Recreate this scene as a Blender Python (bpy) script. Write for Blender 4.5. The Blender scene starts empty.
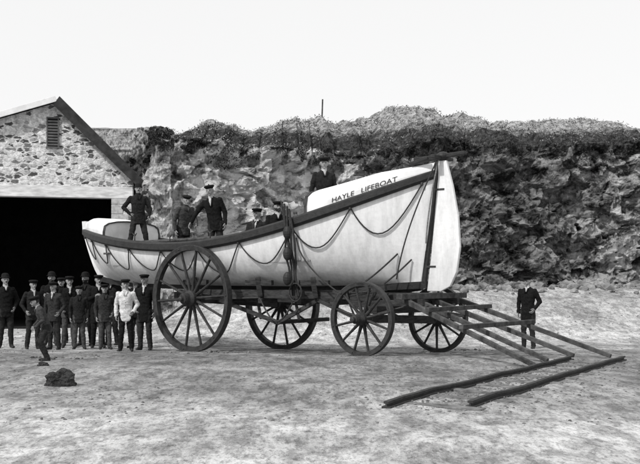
import bpy, math, random, bmesh
import numpy as np
from mathutils import Vector, Matrix, noise
random.seed(7)
R=math.radians
scene=bpy.context.scene
COL=scene.collection
F=900.0; HZ=277.0; CZ=1.31
def pw(px,py,D): return Vector(((px-320)*D/F, D, CZ+(HZ-py)*D/F))

# ---------------------------------------------------------------- materials
def mat(name,c1,c2=None,scale=6.0,rough=0.8,bump=0.15,detail=6,stretch=(1,1,1),lo=0.35,hi=0.65,spec=0.3,bdist=0.02):
    m=bpy.data.materials.new(name); m.use_nodes=True
    nt=m.node_tree; N=nt.nodes; L=nt.links; b=N['Principled BSDF']
    if c2 is None: c2=c1*0.7
    tc=N.new('ShaderNodeTexCoord'); mp=N.new('ShaderNodeMapping'); mp.inputs['Scale'].default_value=stretch
    L.new(tc.outputs['Object'],mp.inputs['Vector'])
    n=N.new('ShaderNodeTexNoise'); n.inputs['Scale'].default_value=scale; n.inputs['Detail'].default_value=detail
    n.inputs['Roughness'].default_value=0.62
    L.new(mp.outputs[0],n.inputs['Vector'])
    r=N.new('ShaderNodeValToRGB'); r.color_ramp.elements[0].position=lo; r.color_ramp.elements[1].position=hi
    r.color_ramp.elements[0].color=(c2,c2,c2,1); r.color_ramp.elements[1].color=(c1,c1,c1,1)
    L.new(n.outputs[0],r.inputs[0]); L.new(r.outputs[0],b.inputs['Base Color'])
    b.inputs['Roughness'].default_value=rough
    b.inputs['Specular IOR Level'].default_value=spec
    if bump>0:
        bp=N.new('ShaderNodeBump'); bp.inputs['Strength'].default_value=bump; bp.inputs['Distance'].default_value=bdist
        n2=N.new('ShaderNodeTexNoise'); n2.inputs['Scale'].default_value=scale*4; n2.inputs['Detail'].default_value=4
        L.new(mp.outputs[0],n2.inputs['Vector']); L.new(n2.outputs[0],bp.inputs['Height']); L.new(bp.outputs[0],b.inputs['Normal'])
    return m

def hull_mat():
    m=bpy.data.materials.new('weathered_shaded_white_hull'); m.use_nodes=True
    nt=m.node_tree; N=nt.nodes; L=nt.links; b=N['Principled BSDF']
    tc=N.new('ShaderNodeTexCoord')
    def nz(s,st,d=8,r=.65):
        mp=N.new('ShaderNodeMapping'); mp.inputs['Scale'].default_value=st; L.new(tc.outputs['Object'],mp.inputs[0])
        n=N.new('ShaderNodeTexNoise'); n.inputs['Scale'].default_value=s; n.inputs['Detail'].default_value=d; n.inputs['Roughness'].default_value=r; L.new(mp.outputs[0],n.inputs['Vector']); return n.outputs[0]
    def mr(src,a,b_,c,d):
        q=N.new('ShaderNodeMapRange'); q.inputs[1].default_value=a; q.inputs[2].default_value=b_; q.inputs[3].default_value=c; q.inputs[4].default_value=d; L.new(src,q.inputs[0]); return q.outputs[0]
    def ml(a,c):
        q=N.new('ShaderNodeMath'); q.operation='MULTIPLY'; L.new(a,q.inputs[0]); L.new(c,q.inputs[1]); return q.outputs[0]
    sp=N.new('ShaderNodeSeparateXYZ'); L.new(tc.outputs['Object'],sp.inputs[0])
    streak=mr(nz(2.2,(3,3,.5)),.35,.6,.80,1.0); fine=mr(nz(14,(1,1,1)),.3,.55,.90,1.0)
    low=mr(sp.outputs[2],1.0,1.9,.80,1.0)   # underside shading painted into the hull colour, darker towards the keel
    v=ml(ml(streak,fine),low)
    k=N.new('ShaderNodeMath'); k.operation='MULTIPLY'; k.inputs[1].default_value=.78; L.new(v,k.inputs[0])
    cc=N.new('ShaderNodeCombineColor'); [L.new(k.outputs[0],cc.inputs[i]) for i in range(3)]
    L.new(cc.outputs[0],b.inputs['Base Color']); b.inputs['Roughness'].default_value=.6; b.inputs['Specular IOR Level'].default_value=.25
    bp=N.new('ShaderNodeBump'); bp.inputs['Strength'].default_value=.15; bp.inputs['Distance'].default_value=.02; L.new(nz(5,(1,1,4)),bp.inputs['Height']); L.new(bp.outputs[0],b.inputs['Normal'])
    return m

def ground_mat():
    m=bpy.data.materials.new('sandy_ground'); m.use_nodes=True
    nt=m.node_tree; N=nt.nodes; L=nt.links; b=N['Principled BSDF']
    tc=N.new('ShaderNodeTexCoord')
    def nz(scale,det=6,st=(1,1,1),rough=.6):
        mp=N.new('ShaderNodeMapping'); mp.inputs['Scale'].default_value=st; L.new(tc.outputs['Object'],mp.inputs[0])
        n=N.new('ShaderNodeTexNoise'); n.inputs['Scale'].default_value=scale; n.inputs['Detail'].default_value=det; n.inputs['Roughness'].default_value=rough
        L.new(mp.outputs[0],n.inputs['Vector']); return n
    def ramp(src,p0,c0,p1,c1):
        r=N.new('ShaderNodeValToRGB'); e=r.color_ramp.elements
        e[0].position=p0; e[1].position=p1; e[0].color=(c0,c0,c0,1); e[1].color=(c1,c1,c1,1); L.new(src,r.inputs[0]); return r
    def mul(a,b_):
        x=N.new('ShaderNodeMix'); x.data_type='RGBA'; x.blend_type='MULTIPLY'; x.inputs[0].default_value=1
        L.new(a,x.inputs[6]); L.new(b_,x.inputs[7]); return x.outputs[2]
    a=ramp(nz(.5,8,(1,.6,1),.7).outputs[0],.38,.34,.58,.68)
    b1=ramp(nz(3.2,10,(1.3,.55,1),.8).outputs[0],.43,.50,.56,1.0)
    c=ramp(nz(17,6,(1.2,.5,1),.85).outputs[0],.40,.50,.50,1.0)
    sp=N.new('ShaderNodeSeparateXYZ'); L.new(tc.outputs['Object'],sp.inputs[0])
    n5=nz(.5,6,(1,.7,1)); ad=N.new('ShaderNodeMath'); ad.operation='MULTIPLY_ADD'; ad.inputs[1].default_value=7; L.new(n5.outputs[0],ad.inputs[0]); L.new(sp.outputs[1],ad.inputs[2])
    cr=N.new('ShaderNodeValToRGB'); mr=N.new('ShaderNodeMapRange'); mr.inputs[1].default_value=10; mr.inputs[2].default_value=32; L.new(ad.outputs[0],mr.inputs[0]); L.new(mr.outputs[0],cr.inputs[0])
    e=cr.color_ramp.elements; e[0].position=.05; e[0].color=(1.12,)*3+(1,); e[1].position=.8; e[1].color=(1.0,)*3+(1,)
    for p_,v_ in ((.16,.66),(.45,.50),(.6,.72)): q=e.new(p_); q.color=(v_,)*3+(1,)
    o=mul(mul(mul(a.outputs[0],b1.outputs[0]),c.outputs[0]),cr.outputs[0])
    L.new(o,b.inputs['Base Color']); b.inputs['Roughness'].default_value=.95; b.inputs['Specular IOR Level'].default_value=.1
    bp=N.new('ShaderNodeBump'); bp.inputs['Strength'].default_value=.7; bp.inputs['Distance'].default_value=.06
    L.new(nz(7,8,(1,.7,1),.75).outputs[0],bp.inputs['Height']); L.new(bp.outputs[0],b.inputs['Normal'])
    return m

def cliff_mat():
    m=bpy.data.materials.new('quarried_rock'); m.use_nodes=True
    nt=m.node_tree; N=nt.nodes; L=nt.links; b=N['Principled BSDF']
    tc=N.new('ShaderNodeTexCoord')
    mp=N.new('ShaderNodeMapping'); mp.inputs['Scale'].default_value=(1,1,1.6); mp.inputs['Rotation'].default_value=(0,.35,0); L.new(tc.outputs['Object'],mp.inputs[0])
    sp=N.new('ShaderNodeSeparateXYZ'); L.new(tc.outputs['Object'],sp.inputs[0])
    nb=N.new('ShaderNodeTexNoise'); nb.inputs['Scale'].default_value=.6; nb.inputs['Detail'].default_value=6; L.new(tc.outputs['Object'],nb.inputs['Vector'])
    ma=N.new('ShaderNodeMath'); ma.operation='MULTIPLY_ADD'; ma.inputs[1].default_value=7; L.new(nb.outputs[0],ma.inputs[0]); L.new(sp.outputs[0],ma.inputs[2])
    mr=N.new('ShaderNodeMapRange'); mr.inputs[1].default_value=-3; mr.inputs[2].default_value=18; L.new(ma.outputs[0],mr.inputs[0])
    n=N.new('ShaderNodeTexNoise'); n.inputs['Scale'].default_value=1.1; n.inputs['Detail'].default_value=12; n.inputs['Roughness'].default_value=.74; L.new(mp.outputs[0],n.inputs['Vector'])
    # rock tone varies along x: lighter on the left, darker right of centre
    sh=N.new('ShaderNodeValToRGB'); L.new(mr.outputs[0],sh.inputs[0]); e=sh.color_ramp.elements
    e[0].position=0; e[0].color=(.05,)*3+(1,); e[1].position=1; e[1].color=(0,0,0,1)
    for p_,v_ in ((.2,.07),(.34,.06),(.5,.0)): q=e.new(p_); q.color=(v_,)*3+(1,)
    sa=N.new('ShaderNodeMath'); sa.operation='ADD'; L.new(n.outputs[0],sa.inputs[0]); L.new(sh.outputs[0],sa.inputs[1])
    r=N.new('ShaderNodeValToRGB'); e=r.color_ramp.elements; e[0].position=.39; e[0].color=(.03,)*3+(1,); e[1].position=.57; e[1].color=(.66,)*3+(1,)
    e2=e.new(.47); e2.color=(.25,)*3+(1,); L.new(sa.outputs[0],r.inputs[0])
    v2=N.new('ShaderNodeTexVoronoi'); v2.inputs['Scale'].default_value=2.2; v2.distance='MANHATTAN'; L.new(mp.outputs[0],v2.inputs['Vector'])
    bw=N.new('ShaderNodeRGBToBW'); L.new(v2.outputs['Color'],bw.inputs[0])
    r3=N.new('ShaderNodeMapRange'); r3.inputs[1].default_value=.2; r3.inputs[2].default_value=.8; r3.inputs[3].default_value=.7; r3.inputs[4].default_value=1.2; L.new(bw.outputs[0],r3.inputs[0])
    def mul(a,c):
        x=N.new('ShaderNodeMix'); x.data_type='RGBA'; x.blend_type='MULTIPLY'; x.inputs[0].default_value=1; L.new(a,x.inputs[6]); L.new(c,x.inputs[7]); return x.outputs[2]
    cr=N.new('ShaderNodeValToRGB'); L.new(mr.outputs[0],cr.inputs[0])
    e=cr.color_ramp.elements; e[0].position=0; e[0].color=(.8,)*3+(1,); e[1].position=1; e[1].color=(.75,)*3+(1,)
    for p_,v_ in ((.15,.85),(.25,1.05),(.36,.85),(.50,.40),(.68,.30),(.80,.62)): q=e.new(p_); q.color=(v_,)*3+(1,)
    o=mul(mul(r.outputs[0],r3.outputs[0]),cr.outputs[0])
    nh=N.new('ShaderNodeTexNoise'); nh.inputs['Scale'].default_value=1.4; nh.inputs['Detail'].default_value=9; nh.inputs['Roughness'].default_value=.7; L.new(tc.outputs['Object'],nh.inputs['Vector'])
    hz=N.new('ShaderNodeMath'); hz.operation='MULTIPLY_ADD'; hz.inputs[1].default_value=2.4; L.new(nh.outputs[0],hz.inputs[0]); L.new(sp.outputs[2],hz.inputs[2])
    hm=N.new('ShaderNodeMapRange'); hm.inputs[1].default_value=7.05; hm.inputs[2].default_value=7.25; L.new(hz.outputs[0],hm.inputs[0])
    ng=N.new('ShaderNodeTexNoise'); ng.inputs['Scale'].default_value=4; ng.inputs['Detail'].default_value=10; ng.inputs['Roughness'].default_value=.85; L.new(tc.outputs['Object'],ng.inputs['Vector'])
    rg=N.new('ShaderNodeValToRGB'); e=rg.color_ramp.elements; e[0].position=.44; e[0].color=(.012,)*3+(1,); e[1].position=.62; e[1].color=(.11,)*3+(1,); L.new(ng.outputs[0],rg.inputs[0])
    rp=N.new('ShaderNodeValToRGB'); e=rp.color_ramp.elements; e[0].position=.42; e[0].color=(.05,)*3+(1,); e[1].position=.56; e[1].color=(.46,)*3+(1,); L.new(ng.outputs[0],rp.inputs[0])
    hp=N.new('ShaderNodeMapRange'); hp.inputs[1].default_value=8.2; hp.inputs[2].default_value=8.6; L.new(hz.outputs[0],hp.inputs[0])
    mt=N.new('ShaderNodeMix'); mt.data_type='RGBA'; L.new(hp.outputs[0],mt.inputs[0]); L.new(rg.outputs[0],mt.inputs[6]); L.new(rp.outputs[0],mt.inputs[7])
    mg=N.new('ShaderNodeMix'); mg.data_type='RGBA'; L.new(hm.outputs[0],mg.inputs[0]); L.new(o,mg.inputs[6]); L.new(mt.outputs[2],mg.inputs[7])
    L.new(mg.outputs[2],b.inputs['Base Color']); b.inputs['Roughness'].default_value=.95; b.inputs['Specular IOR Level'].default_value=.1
    bp=N.new('ShaderNodeBump'); bp.inputs['Strength'].default_value=.8; bp.inputs['Distance'].default_value=.10
    L.new(ng.outputs[0],bp.inputs['Height']); L.new(bp.outputs[0],b.inputs['Normal'])
    return m

def rubble_mat(name='rubble_masonry',k=1.0):
    m=bpy.data.materials.new(name); m.use_nodes=True
    nt=m.node_tree; N=nt.nodes; L=nt.links; b=N['Principled BSDF']
    tc=N.new('ShaderNodeTexCoord'); mp=N.new('ShaderNodeMapping'); mp.inputs['Scale'].default_value=(3.8,3.8,7.6); L.new(tc.outputs['Object'],mp.inputs[0])
    nw=N.new('ShaderNodeTexNoise'); nw.inputs['Scale'].default_value=2.0; nw.inputs['Detail'].default_value=5; L.new(mp.outputs[0],nw.inputs['Vector'])
    mx=N.new('ShaderNodeMix'); mx.data_type='RGBA'; mx.blend_type='ADD'; mx.inputs[0].default_value=.9; L.new(mp.outputs[0],mx.inputs[6]); L.new(nw.outputs['Color'],mx.inputs[7])
    v=N.new('ShaderNodeTexVoronoi'); v.feature='DISTANCE_TO_EDGE'; v.inputs['Scale'].default_value=1; v.inputs['Randomness'].default_value=.85; L.new(mx.outputs[2],v.inputs['Vector'])
    v2=N.new('ShaderNodeTexVoronoi'); v2.inputs['Scale'].default_value=1; v2.inputs['Randomness'].default_value=.85; L.new(mx.outputs[2],v2.inputs['Vector'])
    bw=N.new('ShaderNodeRGBToBW'); L.new(v2.outputs['Color'],bw.inputs[0])
    r=N.new('ShaderNodeValToRGB'); e=r.color_ramp.elements; e[0].position=.26; e[0].color=(.06*k,)*3+(1,); e[1].position=.52; e[1].color=(.62*k,)*3+(1,); q=e.new(.40); q.color=(.22*k,)*3+(1,); L.new(bw.outputs[0],r.inputs[0])
    rr=N.new('ShaderNodeMapRange'); rr.inputs[1].default_value=.05; rr.inputs[2].default_value=.16; L.new(v.outputs[0],rr.inputs[0])
    n=N.new('ShaderNodeTexNoise'); n.inputs['Scale'].default_value=7; n.inputs['Detail'].default_value=9; n.inputs['Roughness'].default_value=.7; L.new(tc.outputs['Object'],n.inputs['Vector'])
    rn=N.new('ShaderNodeMapRange'); rn.inputs[1].default_value=.35; rn.inputs[2].default_value=.62; rn.inputs[3].default_value=.45; rn.inputs[4].default_value=1.25; L.new(n.outputs[0],rn.inputs[0])
    mg=N.new('ShaderNodeMix'); mg.data_type='RGBA'; L.new(rr.outputs[0],mg.inputs[0]); mg.inputs[6].default_value=(.66*k,)*3+(1,); L.new(r.outputs[0],mg.inputs[7])
    m2=N.new('ShaderNodeMix'); m2.data_type='RGBA'; m2.blend_type='MULTIPLY'; m2.inputs[0].default_value=1; L.new(mg.outputs[2],m2.inputs[6]); L.new(rn.outputs[0],m2.inputs[7])
    L.new(m2.outputs[2],b.inputs['Base Color']); b.inputs['Roughness'].default_value=.9
    bp=N.new('ShaderNodeBump'); bp.inputs['Strength'].default_value=.6; bp.inputs['Distance'].default_value=.04; L.new(rr.outputs[0],bp.inputs['Height']); L.new(bp.outputs[0],b.inputs['Normal'])
    return m

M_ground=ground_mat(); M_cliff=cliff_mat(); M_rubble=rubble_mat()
M_hull=hull_mat()
M_box=mat('white_deck_paint',.80,.60,2.5,.6,.08,lo=.3,hi=.6)
M_dark=mat('dark_wale_paint',.03,.015,8,.6,.3)
M_iron=mat('wrought_iron',.04,.02,14,.6,.3,spec=.4)
M_rail=mat('rusty_rail',.045,.02,14,.7,.3,spec=.3)
M_wood=mat('carriage_timber',.055,.015,5,.75,.35,stretch=(1,1,5),spec=.2)
M_spoke=mat('spoke_timber',.045,.016,9,.7,.3,spec=.25)
M_pole=mat('weathered_pole_timber',.09,.025,6,.8,.4,spec=.2)
M_inside=mat('boat_interior',.35,.2,6,.8,.2)
M_rope=mat('hemp_rope',.05,.02,40,.9,.5)
M_ropel=mat('pale_rope',.25,.12,40,.9,.5)
M_letter=mat('black_lettering',.04,.02,8,.6,0)
M_slate=mat('roof_slate',.08,.03,5,.8,.4)
M_barge=mat('bargeboard_paint',.04,.015,5,.8,.3)
M_bargel=mat('overexposed_verge',.78,.65,5,.8,.3)  # left bargeboard: burnt-out glare painted in as near-white, merging with the sky
M_lintel=mat('limewashed_lintel',.76,.45,4,.8,.3,stretch=(.5,1,2))
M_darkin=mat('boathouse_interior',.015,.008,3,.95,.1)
M_slat=mat('louver_slats',.12,.06,5,.8,.2)
M_rock=mat('boulder_rock',.06,.012,9,.9,.9,bdist=.08)
M_peb=mat('pebble_stone',.2,.06,3,.9,.4)
M_veg=mat('gorse_foliage',.05,.012,3,.95,.0,spec=.05)
M_grass=mat('dry_grass',.36,.14,2,.95,.0,spec=.05)
M_coats=[mat('dark_wool_%d'%i,c,c*.5,22,.95,.4,bdist=.01,spec=.08) for i,c in enumerate([.014,.024,.040,.065,.14])]
M_white=mat('white_cotton',.66,.42,14,.9,.4,spec=.1)
M_tan=mat('canvas_smock',.28,.16,14,.9,.3,spec=.1)
M_trous=[mat('trouser_cloth_%d'%i,c,c*.6,22,.95,.4,bdist=.01,spec=.08) for i,c in enumerate([.016,.032,.08])]
M_skin=mat('skin',.30,.20,18,.6,.05)
M_shoe=mat('boot_leather',.02,.012,20,.5,.1)
M_hair=mat('hair',.03,.015,60,.7,.5)
M_hat=mat('felt_hat',.016,.010,20,.9,.1,spec=.08)
M_eye=mat('eye_dark',.02,.02,5,.3,0)
M_shirt=mat('shirt_linen',.5,.35,20,.9,.2)

# ---------------------------------------------------------------- mesh builder
class MB:
    def __init__(s): s.v=[]; s.f=[]; s.m=[]
    def add(s,vs,fs,mi=0):
        o=len(s.v); s.v.extend([tuple(v) for v in vs]); s.f.extend([tuple(i+o for i in f) for f in fs]); s.m.extend([mi]*len(fs))
    def mesh(s,name,mats=(),smooth=False):
        me=bpy.data.meshes.new(name); me.from_pydata(s.v,[],s.f)
        for x in mats: me.materials.append(x)
        if s.m: me.polygons.foreach_set('material_index',s.m)
        if smooth: me.polygons.foreach_set('use_smooth',[True]*len(s.f))
        me.update(); return me
    def obj(s,name,mats,parent=None,smooth=False,fix=True,bevel=0):
        me=s.mesh(name,mats,smooth)
        if fix:
            bm=bmesh.new(); bm.from_mesh(me); bmesh.ops.recalc_face_normals(bm,faces=bm.faces); bm.to_mesh(me); bm.free()
        o=bpy.data.objects.new(name,me); COL.objects.link(o)
        if parent: o.parent=parent
        if bevel:
            b=o.modifiers.new('b','BEVEL'); b.width=bevel; b.segments=2; b.limit_method='ANGLE'
        return o
def empty(name):
    o=bpy.data.objects.new(name,None); COL.objects.link(o); return o
def frame(d):
    d=d.normalized(); a=Vector((0,0,1)) if abs(d.z)<.9 else Vector((1,0,0))
    x=d.cross(a).normalized(); y=d.cross(x).normalized(); return x,y,d
def loft(mb,rings,mi=0,cap=True,closed=True):
    n=len(rings[0]); vs=[p for r in rings for p in r]; fs=[]
    for i in range(len(rings)-1):
        for j in range(n if closed else n-1):
            k=(j+1)%n; fs.append((i*n+j,i*n+k,(i+1)*n+k,(i+1)*n+j))
    if cap: fs.append(tuple(range(n-1,-1,-1))); fs.append(tuple(range((len(rings)-1)*n,len(rings)*n)))
    mb.add(vs,fs,mi)
def capsule(mb,p1,p2,r1,r2,seg=12,mi=0):
    p1=Vector(p1); p2=Vector(p2); d=p2-p1
    if d.length<1e-5: d=Vector((0,0,1e-4))
    x,y,z=frame(d); rings=[]
    for a in (-80,-50,-20): 
        c=p1+z*(math.sin(R(a))*r1); rr=r1*math.cos(R(a)); rings.append((c,rr))
    for a in (20,50,80):
        c=p2+z*(math.sin(R(a))*r2); rr=r2*math.cos(R(a)); rings.append((c,rr))
    loft(mb,[[c+(x*math.cos(2*math.pi*j/seg)+y*math.sin(2*math.pi*j/seg))*rr for j in range(seg)] for c,rr in rings],mi)
def beam(mb,p1,p2,w,h,mi=0,w2=None,h2=None):
    p1=Vector(p1); p2=Vector(p2); d=(p2-p1).normalized(); up=Vector((0,0,1))
    if abs(d.z)>.95: up=Vector((0,1,0))
    x=d.cross(up).normalized(); y=x.cross(d).normalized(); w2=w2 or w; h2=h2 or h
    def ring(c,w,h): return [c+x*(a*w/2)+y*(b*h/2) for a,b in ((-1,-1),(1,-1),(1,1),(-1,1))]
    loft(mb,[ring(p1,w,h),ring(p2,w2,h2)],mi)
def ellipsoid(mb,c,r,seg=14,rn=9,mi=0,rot=None):
    rings=[]
    for i in range(rn):
        a=-math.pi/2+math.pi*(i+.5)/rn
        ring=[]
        for j in range(seg):
            b=2*math.pi*j/seg; v=Vector((r[0]*math.cos(a)*math.cos(b),r[1]*math.cos(a)*math.sin(b),r[2]*math.sin(a)))
            if rot: v=rot@v
            ring.append(Vector(c)+v)
        rings.append(ring)
    loft(mb,rings,mi)
def lathe(mb,prof,M,seg=64,mi=0,closed=True):
    rings=[[M@Vector((r*math.cos(2*math.pi*j/seg),r*math.sin(2*math.pi*j/seg),z)) for j in range(seg)] for r,z in prof]
    if closed: rings.append(rings[0]); loft(mb,rings,mi,cap=False)
    else: loft(mb,rings,mi,cap=True)
def rope(name,pts,r,m,parent,cyc=False):
    cu=bpy.data.curves.new(name,'CURVE'); cu.dimensions='3D'; cu.bevel_depth=r; cu.bevel_resolution=2
    sp=cu.splines.new('POLY'); sp.points.add(len(pts)-1)
    for i,p in enumerate(pts): sp.points[i].co=(*p,1)
    cu.materials.append(m); o=bpy.data.objects.new(name,cu); COL.objects.link(o)
    if parent: o.parent=parent
    return o
def sstep(a,b,x):
    t=min(1,max(0,(x-a)/(b-a))); return t*t*(3-2*t)

# ---------------------------------------------------------------- ground
GY=[-50,13,14.5,16,18.5,20.5,22.5,24.5]; GZ=[0,0,-.02,-.08,-.22,-.33,-.39,-.40]
def g0(x,y):
    z=float(np.interp(y,GY,GZ))
    w=sstep(-7,-3,x); 
    if y>23.5: z+=w*1.38*sstep(23.5,34,y)
    return z
def g(x,y):
    z=g0(x,y)
    if -15<x<15 and 3<y<36:
        z+=.04*noise.noise(Vector((x*.5,y*.5,0)))+.02*noise.noise(Vector((x*1.9,y*1.9,3)))
    return z
def axis(vals):
    out=[]
    for a,b,st in vals: out+=list(np.arange(a,b,st))
    return out
xs=axis([(-1500,-100,200),(-100,-20,10),(-20,-12,1),(-12,14,.14),(14,20,1),(20,100,10),(100,1501,200)])
ys=axis([(-200,0,40),(0,5,.5),(5,34,.14),(34,60,2),(60,200,20),(200,3001,400)])
mb=MB(); vs=[(x,y,g(x,y)) for y in ys for x in xs]; nx=len(xs)
fs=[(j*nx+i,j*nx+i+1,(j+1)*nx+i+1,(j+1)*nx+i) for j in range(len(ys)-1) for i in range(nx-1)]
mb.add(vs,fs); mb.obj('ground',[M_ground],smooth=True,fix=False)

mb=MB()
ico=[(0,0,1),(.9,0,.4),(.28,.85,.4),(-.72,.52,.4),(-.72,-.52,.4),(.28,-.85,.4),(.72,.52,-.4),(-.28,.85,-.4),(-.9,0,-.4),(-.28,-.85,-.4),(.72,-.52,-.4),(0,0,-1)]
icf=[(0,1,2),(0,2,3),(0,3,4),(0,4,5),(0,5,1),(1,6,2),(2,7,3),(3,8,4),(4,9,5),(5,10,1),(6,7,2),(7,8,3),(8,9,4),(9,10,5),(10,6,1),(11,7,6),(11,8,7),(11,9,8),(11,10,9),(11,6,10)]
def stone(mb,c,r,flat=.6,mi=0):
    sx,sy=r*random.uniform(.7,1.3),r*random.uniform(.7,1.3); a=random.random()*6
    vs=[]
    for v in ico:
        k=random.uniform(.8,1.2); x,y=v[0]*sx*k,v[1]*sy*k
        vs.append((c[0]+x*math.cos(a)-y*math.sin(a),c[1]+x*math.sin(a)+y*math.cos(a),c[2]+v[2]*r*flat*k))
    mb.add(vs,icf,mi)
for i in range(4500):
    y=random.uniform(8,24) if random.random()<.8 else random.uniform(24,33); x=random.uniform(-.4,.42)*y
    if noise.noise(Vector((x*.6,y*.6,7)))<0 and random.random()<.85: continue
    r=random.uniform(.004,.018)*(1 if y<24 else 2)
    stone(mb,(x,y,g(x,y)+r*.15),r)
for cx,cy,n in ((-2.3,17.2,14),(-4.5,15.2,12),(3.0,19.5,12)):
    for i in range(n):
        x=random.gauss(cx,.35); y=random.gauss(cy,.25); r=random.uniform(.02,.05); stone(mb,(x,y,g(x,y)+r*.3),r)
mb.obj('pebbles',[M_peb])

def boulder(name,c,r,sc,seed,m):
    bm=bmesh.new(); bmesh.ops.create_icosphere(bm,subdivisions=4,radius=1)
    for v in bm.verts:
        p=v.co.copy(); k=1+.45*noise.noise(p*1.5+Vector((seed,0,0)))+.22*noise.noise(p*4+Vector((0,seed,0)))
        v.co=Vector((p.x*sc[0],p.y*sc[1],p.z*sc[2]))*r*k
    me=bpy.data.meshes.new(name); bm.to_mesh(me); bm.free(); me.materials.append(m)
    o=bpy.data.objects.new(name,me); o.location=c; COL.objects.link(o); return o
P=pw(60,380,10.8); boulder('boulder',(P.x,10.8,.06),.155,(1.25,1,.85),3,M_rock)
P=pw(43,365,13.2); boulder('boulder',(P.x,13.2,.02),.06,(1.4,1,.8),9,M_rock)

# ---------------------------------------------------------------- cliff
pp=[(-60,50),(-24,47),(-14,45),(-9.2,42.5),(-7.5,37.5),(-6.45,33.6),(-5.95,30.95),(-4.4,31.2),(-2,33),(1,33.6),(4,33),(6.6,33),(9,33.5),(12,33.2),(16,35),(21,35.5),(28,38),(45,45)]
NP=len(pp)-1
def cat(P,t):
    i=min(int(t),len(P)-2); u=t-i
    p=[Vector(P[max(0,min(len(P)-1,i+k))]) for k in (-1,0,1,2)]
    return .5*((2*p[1])+(p[2]-p[0])*u+(2*p[0]-5*p[1]+4*p[2]-p[3])*u*u+(3*p[1]-p[0]-3*p[2]+p[3])*u**3)
ts=list(np.linspace(0,3,14,endpoint=False))+list(np.linspace(3,6,140,endpoint=False))+list(np.linspace(6,14,410,endpoint=False))+list(np.linspace(14,NP,24))
NV=100; wt=[.12*(i/46)**1.1+.0015*(i+1) for i in range(46)]+[.2,.22,.25,.3,.36,.45,.6,.8,1]
verts=[];edge_pts=[]
rows=NV+1+len(wt)
def cellr(p,k):
    pt=noise.voronoi(p)[1][0]; return noise.noise(Vector(pt)*7.31+Vector((k,k,k)))
def riseamp(x): return (.8+2.1*sstep(-6,-4.5,x)+1.1*sstep(-3,0,x))*(1-.18*sstep(5,9,x))
for t in ts:
    p=cat(pp,t); q=cat(pp,min(NP,t+.01))-cat(pp,max(0,t-.01)); q=Vector((q.x,q.y)).normalized(); n=Vector((q.y,-q.x))
    top=6.05+.35*noise.noise(Vector((p.x*.35,2,0)))+.22*noise.noise(Vector((p.x*1.3,5,0)))+.3*sstep(2,5,p.x)
    if p.x<-5.2: top+=(1.31+.166*p.y-top)*sstep(-5.2,-6.2,p.x)
    zb=g0(p.x,p.y)-.5 if p.x>-5 else -.9
    att=sstep(-6.6,-5.2,p.x)*.62+.38
    if p.y<31.6 and p.x<-4.9: att*=.55
    col=[]
    for j in range(NV+1):
        v=j/NV; z=zb+(top-zb)*v; lean=(.9*v if p.x>-5 else .5*v)+ .9*max(0,.22-v)*-3*(att if p.x>-5 else 0)
        b=Vector((p.x-n.x*lean,p.y-n.y*lean,z))
        d=.9*noise.fractal(b*.28,1,2,3)
        tb=Vector((b.x+.4*b.z,b.y,b.z-.35*b.x))
        d+=.65*cellr(Vector((tb.x*.9,tb.y*.6,tb.z*1.3)),1)+.46*cellr(Vector((tb.x*2.0,tb.y*1.2,tb.z*3.0)),5)+.2*cellr(tb*4.2,9)
        vd=noise.voronoi(b*3.1)[0]; d+=.10*(vd[1]-vd[0])
        d+=.12*noise.fractal(b*2.5,1,2,4)
        if v>.9: d+= (v-.9)*3.5
        d*=att
        jit=.10*att*noise.noise(b*2.0+Vector((9,9,9)))
        col.append((b.x+n.x*d+q.x*jit,b.y+n.y*d+q.y*jit,z+.12*att*noise.noise(b*2.5)))
    e=Vector(col[-1]); edge_pts.append((e,n)); T=Vector((p.x*.8-2,82,0))
    for w in wt:
        b=Vector((e.x+(T.x-e.x)*w,e.y+(T.y-e.y)*w,0)); dd=(b-Vector((e.x,e.y,0))).length
        z=e.z+riseamp(e.x)*(1-math.exp(-dd/8))+.26*noise.fractal(Vector((b.x*.7,b.y*.7,0)),.8,2,6)*min(1,dd)
        col.append((b.x,b.y,z))
    verts+=col
fs=[]
for i in range(len(ts)-1):
    for j in range(rows-1): a=i*rows+j; fs.append((a,a+rows,a+rows+1,a+1))
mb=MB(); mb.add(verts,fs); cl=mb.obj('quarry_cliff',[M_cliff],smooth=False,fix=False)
mb=MB()
def tuft(c,h,n,spread,mi,droop=.3):
    for k in range(n):
        a=random.random()*6.283; rr=spread*random.random()**.5
        b=Vector((c[0]+rr*math.cos(a),c[1]+rr*math.sin(a),c[2]+random.uniform(-.3,.3)*spread*.5))
        d=Vector((random.gauss(0,.6),random.gauss(0,.6)-.2,random.uniform(.2,.9)*(1 if random.random()>droop else -.6))).normalized()*h*random.uniform(.5,1.2)
        s=Vector((random.gauss(0,1),random.gauss(0,1),random.gauss(0,.5))).normalized()*h*random.uniform(.2,.45)
        mb.add([b-s*.6,b+s*.6,b+d*.6+s,b+d],[(0,1,2,3)],mi)
vis=[(e,n,t) for (e,n),t in zip(edge_pts,ts) if 5.8<t<14]
for e,n,t in vis:
    px=320+e.x/e.y*900
    dens=noise.noise(Vector((e.x*.9,1,0)))
    k=.9
    if 208<px<240: k=1.6
    if px>400: k=1.25
    if dens>-.1 or k>1.2:
        for _ in range(4):
            off=random.uniform(-.05,.5); c=(e.x+n.x*(.05-off)+random.gauss(0,.1),e.y+n.y*(.05-off),e.z+random.uniform(-.5,.05)*k)
            tuft(c,.085,8,.17*k,0)
for _ in range(3600):
    k=random.randrange(150,len(ts)-24); e,n=edge_pts[k]; jj=NV+1+random.randrange(0,46); v=verts[k*rows+jj]
    dk=noise.noise(Vector((v[0]*.5,v[1]*.5,4)))>.1
    tuft(v,.075,5,.22,0 if dk else 1,droop=.05)
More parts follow.
